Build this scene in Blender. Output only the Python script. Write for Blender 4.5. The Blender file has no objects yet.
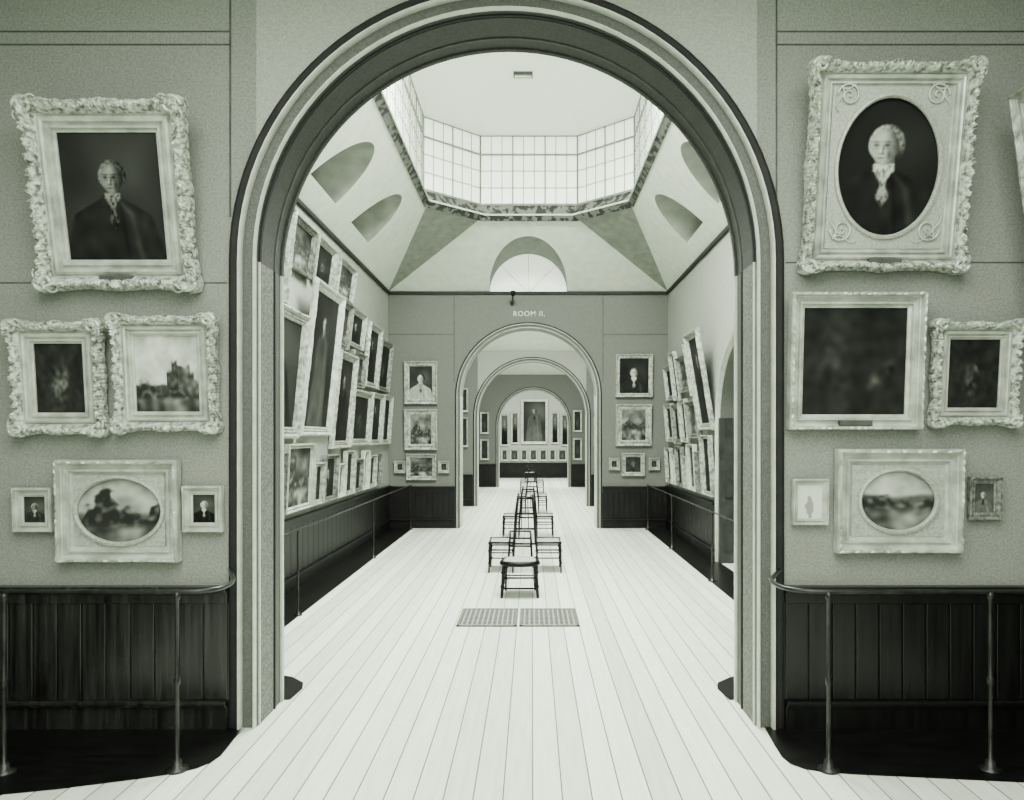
import bpy, math, random
from mathutils import Vector, noise, Matrix
random.seed(7)
COL = bpy.context.scene.collection
VX, VY, F = 532.0, 437.0, 750.0
TINT = (0.925, 1.0, 0.86)
def PX(px, Y): return (px-VX)*Y/F
def PZ(py, Y): return 2.0+(VY-py)*Y/F
def g2(g):
    l = max(0.0, g)**2.2
    return (l*TINT[0], l*TINT[1], l*TINT[2], 1.0)

# ------------------------------------------------------------ materials
def new_mat(name):
    m = bpy.data.materials.new(name); m.use_nodes = True
    nt = m.node_tree; b = nt.nodes["Principled BSDF"]
    return m, nt, b
def noisy(name, g1, g2_, scale=20, rough=.6, bump=0.0, bscale=None, metal=0.0, detail=6, spec=.4, lo=.35, hi=.65, vec=None):
    m, nt, b = new_mat(name)
    tc = nt.nodes.new("ShaderNodeTexCoord"); src = tc.outputs["Object"]
    if vec:
        mpn = nt.nodes.new("ShaderNodeMapping"); mpn.inputs["Scale"].default_value = vec
        nt.links.new(src, mpn.inputs[0]); src = mpn.outputs[0]
    n = nt.nodes.new("ShaderNodeTexNoise"); n.inputs["Scale"].default_value = scale; n.inputs["Detail"].default_value = detail
    r = nt.nodes.new("ShaderNodeValToRGB")
    r.color_ramp.elements[0].position = lo; r.color_ramp.elements[1].position = hi
    r.color_ramp.elements[0].color = g2(g1); r.color_ramp.elements[1].color = g2(g2_)
    nt.links.new(src, n.inputs["Vector"]); nt.links.new(n.outputs["Fac"], r.inputs["Fac"])
    nt.links.new(r.outputs["Color"], b.inputs["Base Color"])
    b.inputs["Roughness"].default_value = rough; b.inputs["Metallic"].default_value = metal
    b.inputs["Specular IOR Level"].default_value = spec
    if bump:
        v = nt.nodes.new("ShaderNodeTexNoise"); v.inputs["Scale"].default_value = bscale or scale*2
        v.inputs["Detail"].default_value = 4
        nt.links.new(src, v.inputs["Vector"])
        bp = nt.nodes.new("ShaderNodeBump"); bp.inputs["Strength"].default_value = bump; bp.inputs["Distance"].default_value = .02
        nt.links.new(v.outputs["Fac"], bp.inputs["Height"]); nt.links.new(bp.outputs["Normal"], b.inputs["Normal"])
    return m
def emis(name, g, s):
    m, nt, b = new_mat(name)
    b.inputs["Base Color"].default_value = (.7*TINT[0], .7, .7*TINT[2], 1)
    b.inputs["Emission Color"].default_value = (TINT[0]*g, g, TINT[2]*g, 1)
    b.inputs["Emission Strength"].default_value = s
    return m
M_wall = noisy("wall_paint", .45, .54, 70, .8, .15, 300)
M_wall2 = noisy("wall_paint_room", .34, .41, 60, .8)
M_wallp = noisy("wall_paint_pale", .52, .58, 40, .8)
M_spandrel = noisy("wall_paint_light", .57, .64, 60, .8, .1, 300)
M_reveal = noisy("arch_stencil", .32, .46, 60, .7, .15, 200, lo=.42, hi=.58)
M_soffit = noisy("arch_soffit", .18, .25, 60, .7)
M_band = noisy("architrave_band", .28, .36, 80, .6)
M_mould = noisy("moulding_paint", .70, .78, 10, .4)
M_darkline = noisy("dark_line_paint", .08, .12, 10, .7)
M_thin = noisy("thin_line_paint", .24, .30, 10, .7)
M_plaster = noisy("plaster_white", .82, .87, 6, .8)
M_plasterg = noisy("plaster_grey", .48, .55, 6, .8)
M_niche = noisy("lunette_vault_grey", .48, .58, 3, .8)  # greyed plaster holds the shadow inside the side lunettes
M_wood = noisy("dark_wainscot_wood", .06, .19, 3, .24, .05, 6, spec=.6, vec=(9,9,.5), lo=.3, hi=.72)
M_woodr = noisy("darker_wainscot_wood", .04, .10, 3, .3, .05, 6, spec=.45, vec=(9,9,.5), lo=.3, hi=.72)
M_wood2 = noisy("blackish_wainscot_wood", .03, .08, 5, .45, .1, 30, spec=.25)
M_woodp = noisy("brown_panel_wood", .18, .25, 6, .4)
M_border = noisy("dark_stained_floor", .03, .09, 4, .35, spec=.3, vec=(1,6,1))
M_black = noisy("black_painted_wood", .02, .05, 12, .4, spec=.2)
M_cane = noisy("cane_seat", .56, .70, 80, .5, .2, 200)
M_metal = noisy("barrier_metal", .10, .18, 12, .35, metal=.2)
M_gilt = noisy("gilt_carved", .40, .88, 30, .34, .5, 55, metal=.3, lo=.34, hi=.60)  # dark end of the ramp paints the shade of carved recesses
M_gilt2 = noisy("gilt_smooth", .64, .82, 9, .30, .10, 50, metal=.3)
M_gilt3 = noisy("gilt_dull", .34, .60, 40, .4, .4, 70, metal=.25)
M_giltm = noisy("gilt_ornate_mid", .46, .74, 16, .35, .4, 50, metal=.25)
M_giltd = noisy("gilt_ornate_dark", .30, .56, 16, .35, .4, 50, metal=.25)
M_mat = noisy("gilt_mat", .60, .72, 60, .45, .2, 150, metal=.2)
M_grate = noisy("register_iron", .34, .42, 20, .5)
M_hole = noisy("register_void", .16, .24, 20, .9)
M_glow = emis("skylight_glass", 1.0, 1.15)
M_glow2 = emis("lunette_glass", 1.0, 1.2)
M_glow3 = emis("lunette_glass_dim", 1.0, .10)
M_muntin = noisy("glazing_bar", .46, .52, 8, .5)
M_coffer = noisy("curb_stencil", .14, .38, 9, .7, detail=1, lo=.46, hi=.54)
M_letter = noisy("lettering_paint", .74, .80, 8, .5)
M_canvas, nt, b = new_mat("oil_canvas")
at = nt.nodes.new("ShaderNodeAttribute"); at.attribute_name = "paint"
nt.links.new(at.outputs["Color"], b.inputs["Base Color"]); b.inputs["Roughness"].default_value = .6
b.inputs["Specular IOR Level"].default_value = .12
M_floor, nt, b = new_mat("pale_floor_boards")
tc = nt.nodes.new("ShaderNodeTexCoord"); sp = nt.nodes.new("ShaderNodeSeparateXYZ")
nt.links.new(tc.outputs["Object"], sp.inputs[0])
def mth(op, a, bv=None, clamp=False):
    n = nt.nodes.new("ShaderNodeMath"); n.operation = op; n.use_clamp = clamp
    for i, x in enumerate((a, bv)):
        if x is None: continue
        if isinstance(x, (int, float)): n.inputs[i].default_value = x
        else: nt.links.new(x, n.inputs[i])
    return n.outputs[0]
xs = mth('MULTIPLY', sp.outputs['X'], 1/0.165)
fr = mth('FRACT', xs); fl = mth('FLOOR', xs)
seam = mth('LESS_THAN', fr, .046)
wn = nt.nodes.new("ShaderNodeTexWhiteNoise"); wn.noise_dimensions = '1D'; nt.links.new(fl, wn.inputs['W'])
mp = nt.nodes.new("ShaderNodeMapping"); mp.inputs['Scale'].default_value = (18, 1.2, 1)
nt.links.new(tc.outputs["Object"], mp.inputs[0])
ns = nt.nodes.new("ShaderNodeTexNoise"); ns.inputs['Scale'].default_value = 1.5; ns.inputs['Detail'].default_value = 5
nt.links.new(mp.outputs[0], ns.inputs['Vector'])
val = mth('ADD', mth('MULTIPLY', wn.outputs['Value'], .15), mth('MULTIPLY', ns.outputs['Fac'], .22))
ramp = nt.nodes.new("ShaderNodeValToRGB"); ramp.color_ramp.elements[0].position = .0; ramp.color_ramp.elements[1].position = .35
ramp.color_ramp.elements[0].color = g2(.70); ramp.color_ramp.elements[1].color = g2(.94)
nt.links.new(val, ramp.inputs[0])
mx = nt.nodes.new("ShaderNodeMixRGB"); mx.inputs[2].default_value = g2(.30)
nt.links.new(seam, mx.inputs[0]); nt.links.new(ramp.outputs[0], mx.inputs[1]); nt.links.new(mx.outputs[0], b.inputs["Base Color"])
b.inputs["Roughness"].default_value = .5

# ------------------------------------------------------------ mesh helpers
def obj(name, verts, faces, mats, parent=None, smooth=False, fm=None, **props):
    me = bpy.data.meshes.new(name); me.from_pydata([tuple(v) for v in verts], [], faces); me.update()
    if not isinstance(mats, (list, tuple)): mats = [mats]
    for m in mats: me.materials.append(m)
    if fm:
        for p, i in zip(me.polygons, fm): p.material_index = i
    if smooth:
        for p in me.polygons: p.use_smooth = True
    o = bpy.data.objects.new(name, me); COL.objects.link(o)
    if parent: o.parent = parent
    for k, v in props.items(): o[k] = v
    return o
def empty(name, loc=(0,0,0), rot=(0,0,0), **props):
    e = bpy.data.objects.new(name, None); e.empty_display_size = .1; COL.objects.link(e)
    e.location = loc; e.rotation_euler = rot
    for k, v in props.items(): e[k] = v
    return e
def boxgeo(bx, mp=None):
    V, Fc = [], []
    for (a, b_, c, d, e, f) in bx:
        n = len(V)
        for (x, y, z) in ((a,c,e),(b_,c,e),(b_,d,e),(a,d,e),(a,c,f),(b_,c,f),(b_,d,f),(a,d,f)):
            V.append(mp(x, y, z) if mp else (x, y, z))
        for q in ((0,3,2,1),(4,5,6,7),(0,1,5,4),(1,2,6,5),(2,3,7,6),(3,0,4,7)):
            Fc.append(tuple(n+i for i in q))
    return V, Fc
def boxes(name, bx, mat, parent=None, mp=None, bevel=0, **props):
    V, Fc = boxgeo(bx, mp); o = obj(name, V, Fc, mat, parent, **props)
    if bevel:
        md = o.modifiers.new("bevel", 'BEVEL'); md.width = bevel; md.segments = 2
    return o
def struct(o, label=None):
    o["kind"] = "structure"
    if label: o["label"] = label
    return o
def tubegeo(pts, radii, n=10, closed=False):
    pts = [Vector(p) for p in pts]; V, Fc = [], []
    if not isinstance(radii, (list, tuple)): radii = [radii]*len(pts)
    up = None
    for i, p in enumerate(pts):
        if closed: t = pts[(i+1) % len(pts)]-pts[i-1]
        else: t = pts[min(i+1, len(pts)-1)]-pts[max(i-1, 0)]
        t.normalize()
        if up is None: up = Vector((0,0,1)) if abs(t.z) < .9 else Vector((1,0,0))
        a = t.cross(up).normalized(); up2 = a.cross(t).normalized(); up = up2
        for k in range(n):
            an = 2*math.pi*k/n
            V.append(p+radii[i]*(math.cos(an)*a+math.sin(an)*up2))
    m = len(pts)
    for i in range(m if closed else m-1):
        j = (i+1) % m
        for k in range(n):
            Fc.append((i*n+k, i*n+(k+1) % n, j*n+(k+1) % n, j*n+k))
    if not closed:
        Fc.append(tuple(range(n))[::-1]); Fc.append(tuple((m-1)*n+k for k in range(n)))
    return V, Fc
def merge(parts):
    V, Fc = [], []
    for v, f in parts:
        n = len(V); V += list(v); Fc += [tuple(i+n for i in q) for q in f]
    return V, Fc
def tube(name, pts, r, mat, parent=None, n=10, closed=False, **props):
    V, Fc = tubegeo(pts, r, n, closed); return obj(name, V, Fc, mat, parent, smooth=True, **props)

# ------------------------------------------------------------ arch walls
def arch_wall(name, mp, u0, u1, H, cx, r, s, t0, t1, mats, label, n=48):
    V, Fc, fm = [], [], []
    def quad(a, b_, c, d, m):
        k = len(V); V.extend([mp(*a), mp(*b_), mp(*c), mp(*d)]); Fc.append((k, k+1, k+2, k+3)); fm.append(m)
    arc = [(cx-r*math.cos(math.pi*i/n), s+r*math.sin(math.pi*i/n)) for i in range(n+1)]
    for t in (t0, t1):
        quad((u0,t,0),(cx-r,t,0),(cx-r,t,s),(u0,t,s),0); quad((u0,t,s),(cx-r,t,s),(cx-r,t,H),(u0,t,H),0)
        quad((u1,t,0),(cx+r,t,0),(cx+r,t,s),(u1,t,s),0); quad((u1,t,s),(cx+r,t,s),(cx+r,t,H),(u1,t,H),0)
        for (a, za), (b_, zb) in zip(arc, arc[1:]):
            quad((a,t,za),(b_,t,zb),(b_,t,H),(a,t,H),2)
    quad((cx-r,t0,0),(cx-r,t1,0),(cx-r,t1,s),(cx-r,t0,s),1)
    quad((cx+r,t0,0),(cx+r,t1,0),(cx+r,t1,s),(cx+r,t0,s),1)
    for (a, za), (b_, zb) in zip(arc, arc[1:]):
        quad((a,t0,za),(a,t1,za),(b_,t1,zb),(b_,t0,zb),3)
    quad((u0,t0,H),(u1,t0,H),(u1,t1,H),(u0,t1,H),0)
    return struct(obj(name, V, Fc, mats, fm=fm), label)
def arch_sweep(name, mp, cx, r, s, prof, mat, label, n=48, z0=0.0, part='all', mats=None):
    st = []
    if part != 'arc': st.append((cx, z0, -1, 0))
    st.append((cx, s, -1, 0))
    for i in range(1, n):
        a = math.pi*i/n; st.append((cx, s, -math.cos(a), math.sin(a)))
    st.append((cx, s, 1, 0))
    if part != 'arc': st.append((cx, z0, 1, 0))
    V, Fc, fm = [], [], []; m = len(prof)
    for (c, z, dx, dz) in st:
        for (o, t) in prof: V.append(mp(c+(r+o)*dx, t, z+(r+o)*dz))
    for i in range(len(st)-1):
        jamb = part != 'arc' and (i == 0 or i == len(st)-2)
        for k in range(m):
            Fc.append((i*m+k, i*m+(k+1) % m, (i+1)*m+(k+1) % m, (i+1)*m+k)); fm.append(1 if (mats and not jamb) else 0)
    Fc.append(tuple(range(m))); Fc.append(tuple((len(st)-1)*m+k for k in range(m))); fm += [0, 0]
    return struct(obj(name, V, Fc, mats or mat, fm=fm), label)
mpY = lambda u, t, z: (u, t, z)
mpX = lambda u, t, z: (t, u, z)
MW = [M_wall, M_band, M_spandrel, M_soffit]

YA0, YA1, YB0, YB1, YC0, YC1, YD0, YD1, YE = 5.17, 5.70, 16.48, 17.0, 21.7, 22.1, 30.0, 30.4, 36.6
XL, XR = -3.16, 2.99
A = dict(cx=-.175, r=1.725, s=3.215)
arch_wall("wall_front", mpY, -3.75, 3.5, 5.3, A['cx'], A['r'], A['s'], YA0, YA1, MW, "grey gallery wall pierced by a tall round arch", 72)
def arc_trim(n0, mp, A, t0, t1, sc=1.0, dark=True, dirn=-1, wd=.045):
    r = A['r']; s = A['s']; cx = A['cx']; d = dirn
    bead = lambda o, w, h: [(o, t0), (o, t0+d*h*.7), (o+w*.3, t0+d*h), (o+w*.7, t0+d*h), (o+w, t0+d*h*.7), (o+w, t0)]
    arch_sweep("trim_%d" % n0, mp, cx, r, s, bead(0, .018*sc, .035), M_mould, "pale bead edging the arch opening")
    arch_sweep("trim_%d" % (n0+1), mp, cx, r, s, bead(.018*sc, .075*sc, .012), M_band, "grey band of the arch architrave")
    arch_sweep("trim_%d" % (n0+2), mp, cx, r, s, bead(.093*sc, .024*sc, .06), M_mould, "pale raised moulding around the arch")
    if dark: arch_sweep("trim_%d" % (n0+3), mp, cx, r, s, bead(.117*sc, wd*sc, .03), M_darkline, "dark outer line of the arch moulding")  # dark strip stands in for the shade outside the moulding
arc_trim(1, mpY, A, YA0, YA1, wd=.065)
rev = lambda t0, t1, h: [(0, t0), (-h, t0), (-h, t1), (0, t1)]
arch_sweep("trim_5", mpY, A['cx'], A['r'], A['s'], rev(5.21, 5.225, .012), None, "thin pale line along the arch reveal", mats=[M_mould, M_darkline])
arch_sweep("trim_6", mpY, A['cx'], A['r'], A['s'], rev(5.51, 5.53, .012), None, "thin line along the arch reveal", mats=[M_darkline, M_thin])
arch_sweep("trim_7", mpY, A['cx'], A['r'], A['s'], rev(5.66, 5.70, .015), None, "moulded rear edge of the arch", mats=[M_mould, M_soffit])
arch_sweep("trim_8", mpY, A['cx'], A['r'], A['s'], rev(5.25, 5.49, .006), None, "stencilled band inside the arch reveal", mats=[M_reveal, M_soffit])
B = dict(cx=-.077, r=1.49, s=2.91)
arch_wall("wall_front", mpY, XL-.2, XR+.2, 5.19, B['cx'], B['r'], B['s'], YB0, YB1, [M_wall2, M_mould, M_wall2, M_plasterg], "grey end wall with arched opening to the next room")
struct(boxes("wall_front", [(XL-.2,XR+.2,YB0+.3,YB1,5.19,6.3)], M_plaster), "plain upper wall behind the vault")
arc_trim(11, mpY, B, YB0, YB1, .75)
C = dict(cx=0, r=1.57, s=2.62)
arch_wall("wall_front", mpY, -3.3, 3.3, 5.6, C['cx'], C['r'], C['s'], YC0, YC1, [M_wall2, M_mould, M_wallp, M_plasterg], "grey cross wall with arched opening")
arc_trim(21, mpY, C, YC0, YC1, .8)
D = dict(cx=.06, r=1.38, s=2.5)
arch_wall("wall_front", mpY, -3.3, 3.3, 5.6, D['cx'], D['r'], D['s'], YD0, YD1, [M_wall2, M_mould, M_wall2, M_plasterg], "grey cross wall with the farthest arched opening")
arc_trim(31, mpY, D, YD0, YD1, .8)
struct(boxes("wall_left", [(-3.95,-3.75,-4,5.3,0,5.3)], M_wall), "grey painted side wall of the first room")
struct(boxes("wall_right", [(3.5,3.7,-4,5.3,0,5.3)], M_wall), "grey painted side wall of the first room")
struct(boxes("wall_back", [(-3.95,3.7,-4.2,-4,0,5.3)], M_wall), "grey painted wall behind the viewer")
struct(boxes("ceiling", [(-3.95,3.7,-4.2,5.3,5.3,5.4)], M_plaster), "white ceiling of the first room")
struct(boxes("wall_left", [(XL-.2,XL,5.6,YB0+.1,0,5.19)], M_wallp), "grey side wall hung with leaning pictures")
DR = dict(cx=10.63, r=1.3, s=2.15)
arch_wall("wall_right", mpX, 5.6, YB0+.1, 5.19, DR['cx'], DR['r'], DR['s'], XR, XR+.4, [M_wallp, M_wall2, M_wallp, M_wall2], "grey side wall with an arched doorway")
arc_trim(41, mpX, DR, XR, XR+.4, .8, wd=.09)
struct(boxes("door_1", [(XR-.03,XR+.38,11.86,11.925,0,2.3),(XR+.05,XR+.18,11.845,11.86,.2,.9),(XR+.22,XR+.35,11.845,11.86,.2,.9),(XR+.05,XR+.18,11.845,11.86,1.05,2.2),(XR+.22,XR+.35,11.845,11.86,1.05,2.2)], M_woodp), "brown panelled wooden jamb of the side doorway")
struct(boxes("wall_right", [(5.0,5.1,8.5,13,0,4),(XR+.4,5.1,8.4,8.5,0,4),(XR+.4,5.1,13,13.1,0,4),(XR+.4,5.1,8.4,13.1,4,4.1)], M_wall2), "plain lobby walls beyond the side doorway")
struct(boxes("wall_left", [(-3.3,-3.1,17,36.7,0,5.6)], M_wall2), "grey side wall of the far rooms")
struct(boxes("wall_right", [(3.1,3.3,17,36.7,0,5.6)], M_wall2), "grey side wall of the far rooms")
struct(boxes("wall_front", [(-3.3,3.3,YE,YE+.2,0,5.6)], M_spandrel), "pale end wall of the last room")
struct(obj("floor", [(-4,-4.2,0),(5.2,-4.2,0),(5.2,36.8,0),(-4,36.8,0)], [(0,1,2,3)], M_floor), "pale floorboards running the length of the galleries")
def flat(name, pts, mat, z=.004, label=None):
    return struct(obj(name, [(x, y, z) for x, y in pts], [tuple(range(len(pts)))], mat), label)
LB = "dark stained border strip of the floor"
flat("floor_border", [(-1.99,5.17),(-1.96,4.85),(-1.95,4.70),(-1.97,4.60),(-2.02,4.52),(-2.12,4.45),(-2.3,4.38),(-2.7,4.25),(-3.75,4.0),(-3.75,5.17)], M_border, label=LB)
flat("floor_border", [(1.60,5.17),(1.57,4.85),(1.56,4.68),(1.58,4.58),(1.64,4.51),(1.74,4.47),(1.9,4.44),(2.8,4.34),(3.5,4.28),(3.5,5.17)], M_border, label=LB)
flat("floor_border", [(XL,5.7),(-1.84,5.7),(-1.82,5.95),(-1.86,6.1),(-2.0,6.25),(-2.5,6.45),(-2.6,6.7),(-2.61,16.48),(XL,16.48)], M_border, label=LB)
flat("floor_border", [(XR,5.7),(1.50,5.7),(1.47,5.95),(1.51,6.1),(1.66,6.25),(2.35,6.45),(2.46,6.7),(2.48,16.48),(XR,16.48)], M_border, label=LB)
for (a, b_) in ((17.0, 21.7), (22.1, 30), (30.4, 36.6)):
    flat("floor_border", [(-3.1,a),(-2.6,a),(-2.6,b_),(-3.1,b_)], M_border, label=LB)
    flat("floor_border", [(3.1,a),(2.6,a),(2.6,b_),(3.1,b_)], M_border, label=LB)
TN = [50]
def wainscot(mp, u0, u1, h=.96, pitch=.125, mat=None, label="dark wooden boarded wainscot with cap rail"):
    bx = []
    n = max(1, round((u1-u0)/pitch)); p = (u1-u0)/n
    for i in range(n):
        bx.append((u0+i*p+.005, u0+(i+1)*p-.005, 0, .035, .2, h-.04))
    bx.append((u0, u1, 0, .018, 0, h-.03))
    bx.append((u0, u1, 0, .05, 0, .17)); bx.append((u0, u1, 0, .085, .175, .20)); bx.append((u0, u1, 0, .07, .155, .175))
    bx.append((u0, u1, 0, .045, h-.12, h-.04)); bx.append((u0, u1, 0, .075, h-.04, h))
    o = boxes("trim_%d" % TN[0], bx, mat or M_wood2, mp=mp, bevel=.004); TN[0] += 1
    return struct(o, label)
front = lambda Y: (lambda u, d, z: (u, Y-d, z))
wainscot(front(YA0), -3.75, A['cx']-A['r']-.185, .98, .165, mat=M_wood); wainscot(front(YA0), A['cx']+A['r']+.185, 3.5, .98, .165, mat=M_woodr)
wainscot(front(YB0), XL, B['cx']-B['r']-.13, .92); wainscot(front(YB0), B['cx']+B['r']+.13, XR, .92)
wainscot(front(YC0), -3.1, C['cx']-C['r']-.14, .92, .2); wainscot(front(YC0), C['cx']+C['r']+.14, 3.1, .92, .2)
wainscot(front(YD0), -3.1, D['cx']-D['r']-.14, .92, .3); wainscot(front(YD0), D['cx']+D['r']+.14, 3.1, .92, .3)
wainscot(front(YE), -3.1, 3.1, .75, .3)
wainscot(lambda u, d, z: (XL+d, u, z), 5.72, YB0, .94, .25)
wainscot(lambda u, d, z: (XR-d, u, z), 5.72, DR['cx']-DR['r']-.18, .94, .25); wainscot(lambda u, d, z: (XR-d, u, z), DR['cx']+DR['r']+.18, YB0, .94, .25)
wainscot(lambda u, d, z: (-3.75+d, u, z), -4, 5.17, .98, .3); wainscot(lambda u, d, z: (3.5-d, u, z), -4, 5.17, .98, .3)
def line(u0, u1, z0, z1, Y, mat=None, d=.006, label="thin painted line on the wall"):
    o = boxes("trim_%d" % TN[0], [(u0, u1, Y-d, Y, z0, z1)], mat or M_thin); TN[0] += 1; return struct(o, label)
for z in (4.79, 4.70):
    line(-3.75, -2.08, z, z+.008, YA0); line(1.69, 3.5, z, z+.008, YA0)
line(-2.085, -2.073, A['s']+.3, 5.3, YA0); line(1.68, 1.69, A['s']+.3, 5.3, YA0)
line(-3.75, -2.1, 3.06, 3.066, YA0); line(1.75, 3.5, 3.20, 3.206, YA0)
line(XL, -1.72, 4.25, 4.265, YB0); line(1.57, XR, 4.25, 4.265, YB0)
line(-1.72, -1.70, 3.2, 5.15, YB0); line(1.55, 1.57, 3.2, 5.15, YB0)
for bx in ([(XL,XL+.05,5.7,YB0,5.13,5.19)], [(XR-.05,XR,5.7,YB0,5.13,5.19)], [(XL,XR,YB0-.05,YB0,5.13,5.19)]):
    struct(boxes("trim_%d" % TN[0], bx, M_darkline), "narrow dark cornice at the wall top"); TN[0] += 1

# ------------------------------------------------------------ vaulted ceiling of room 2
ZC, ZR = 5.19, 6.33
rx0, rx1 = -1.88, 1.77; ry0, ry1 = 7.55, 14.6; ry0s, ry1s = 8.45, 13.7; rxa, rxb = -.90, .78
V, Fc, fm = [], [], []
def q(*ps, m=0):
    k = len(V); V.extend(ps); Fc.append(tuple(range(k, k+len(ps)))); fm.append(m)
wins = []
def slope(mp, u0, u1, e0, e1, W, lun, glass, RL=.85, ZL=5.19, mi=1, dp=.12):
    k = (ZR-ZC)/W; wb = (ZL-ZC)/k
    us = set([u0, u1, e0, e1])
    for c in lun:
        for i in range(33): us.add(c-RL*math.cos(math.pi*i/32))
    us = sorted(us)
    def Wd(u):
        if u < e0: return W*(u-u0)/(e0-u0)
        if u > e1: return W*(u1-u)/(u1-e1)
        return W
    def cut(u):
        for c in lun:
            d = RL*RL-(u-c)**2
            if d > -1e-9: return wb+math.sqrt(max(0, d))/k
        return None
    for a, b_ in zip(us, us[1:]):
        mid = cut((a+b_)/2)
        if mid is None:
            q(mp(a, 0, ZC), mp(b_, 0, ZC), mp(b_, Wd(b_), ZC+k*Wd(b_)), mp(a, Wd(a), ZC+k*Wd(a)))
            continue
        ca, cb = min(cut(a) or wb, Wd(a)), min(cut(b_) or wb, Wd(b_))
        q(mp(a, ca, ZC+k*ca), mp(b_, cb, ZC+k*cb), mp(b_, Wd(b_), ZC+k*Wd(b_)), mp(a, Wd(a), ZC+k*Wd(a)))
        if wb > 0:
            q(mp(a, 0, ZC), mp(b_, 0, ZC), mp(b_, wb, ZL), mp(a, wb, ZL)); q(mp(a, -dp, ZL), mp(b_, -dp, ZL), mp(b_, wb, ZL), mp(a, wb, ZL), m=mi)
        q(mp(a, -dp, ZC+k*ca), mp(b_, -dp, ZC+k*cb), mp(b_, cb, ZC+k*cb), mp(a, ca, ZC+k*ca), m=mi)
    for c in lun:
        P = [(c-RL*math.cos(math.pi*i/32), ZL+RL*math.sin(math.pi*i/32)) for i in range(33)]
        pane = [mp(u, -dp+.02, z) for u, z in P]
        bars = []
        for an in (45, 90, 135):
            a = math.radians(an)
            bars.append(tubegeo([mp(c, -dp+.03, ZL), mp(c+RL*math.cos(a), -dp+.03, ZL+RL*math.sin(a))], .008, 6))
        wins.append((pane, bars, glass))
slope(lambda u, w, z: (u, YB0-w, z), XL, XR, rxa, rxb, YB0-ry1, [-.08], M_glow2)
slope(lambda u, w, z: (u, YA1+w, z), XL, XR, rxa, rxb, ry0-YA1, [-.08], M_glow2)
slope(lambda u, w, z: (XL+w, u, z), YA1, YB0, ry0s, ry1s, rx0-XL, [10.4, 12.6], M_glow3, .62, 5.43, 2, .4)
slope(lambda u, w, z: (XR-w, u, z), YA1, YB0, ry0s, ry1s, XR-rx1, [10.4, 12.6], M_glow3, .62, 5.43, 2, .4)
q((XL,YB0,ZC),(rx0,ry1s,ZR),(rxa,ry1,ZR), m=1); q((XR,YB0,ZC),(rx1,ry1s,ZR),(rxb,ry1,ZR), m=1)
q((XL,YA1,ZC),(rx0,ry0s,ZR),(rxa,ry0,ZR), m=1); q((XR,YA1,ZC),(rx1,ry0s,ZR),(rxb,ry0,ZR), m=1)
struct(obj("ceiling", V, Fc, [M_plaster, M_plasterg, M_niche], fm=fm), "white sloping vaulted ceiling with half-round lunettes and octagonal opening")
wn_ = 1
for pane, bars, gl in wins:
    w = obj("window_%d" % wn_, pane, [tuple(range(len(pane)))], gl); struct(w, "half-round lunette window above the cornice")
    bv, bf = merge(bars); obj("glazing_bar", bv, bf, M_plaster, w); wn_ += 1
ring = [(rx0,ry0s),(rx0,ry1s),(rxa,ry1),(rxb,ry1),(rx1,ry1s),(rx1,ry0s),(rxb,ry0),(rxa,ry0)]
rc = Vector((-.055, 11.08))
def off(p, d):
    v = Vector(p)-rc; return (p[0]+d*(1 if v.x > 0 else -1), p[1]+d*(1 if v.y > 0 else -1)*.8)
V, Fc = [], []
Z1, Z2 = 6.55, 7.9
for i in range(8):
    a, b_ = ring[i], ring[(i+1) % 8]
    k = len(V); ao, bo = off(a, .12), off(b_, .12)
    V += [(*a, ZR), (*b_, ZR), (*bo, Z1), (*ao, Z1)]; Fc.append((k, k+1, k+2, k+3))
struct(obj("trim_%d" % TN[0], V, Fc, M_coffer), "stencilled curb ringing the skylight lantern"); TN[0] += 1
V, Fc = [], []
for i in range(8):
    a, b_ = ring[i], ring[(i+1) % 8]; k = len(V); ao, bo = off(a, .10), off(b_, .10)
    V += [(*a, ZR-.012), (*b_, ZR-.012), (*bo, ZR-.105), (*ao, ZR-.105)]; Fc.append((k, k+1, k+2, k+3))
struct(obj("trim_%d" % TN[0], V, Fc, M_coffer), "dark stencilled frieze round the lantern opening"); TN[0] += 1
V, Fc = tubegeo([(*p, ZR-.005) for p in ring], .018, 8, True)
struct(obj("trim_%d" % TN[0], V, Fc, M_mould), "pale bead at the lower edge of the lantern"); TN[0] += 1
for i in range(8):
    a, b_ = off(ring[i], .13), off(ring[(i+1) % 8], .13)
    w = obj("window_%d" % wn_, [(*a, Z1), (*b_, Z1), (*b_, Z2), (*a, Z2)], [(0,1,2,3)], M_glow); wn_ += 1
    struct(w, "tall multi-pane glazed side of the skylight lantern")
    a, b_ = Vector((*off(ring[i], .11), 0)), Vector((*off(ring[(i+1) % 8], .11), 0)); L = (b_-a).length
    n = max(2, round(L/.22)); bars = []
    for j in range(n+1):
        p = a.lerp(b_, j/n); r = .016 if j % 3 == 0 else .008
        bars.append(tubegeo([p+Vector((0,0,Z1)), p+Vector((0,0,Z2))], r, 6))
    for z, r in ((Z1, .025), (Z1+.33, .007), (Z1+.66, .007), (Z1+.98, .020), (Z2-.01, .012)):
        bars.append(tubegeo([a+Vector((0,0,z)), b_+Vector((0,0,z))], r, 6))
    bv, bf = merge(bars); obj("glazing_bar", bv, bf, M_muntin, w)
V, Fc = [], []
prev = [off(p, .14) for p in ring]; zp = Z2
def rnd(p, k):   # pull the octagon towards an ellipse as the cove rises
    v = Vector(p)-rc; a, b2 = 1.93, 3.6
    m = math.sqrt((v.x/a)**2+(v.y/b2)**2); e = Vector((v.x/m, v.y/m)); return v.lerp(e, k)
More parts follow.
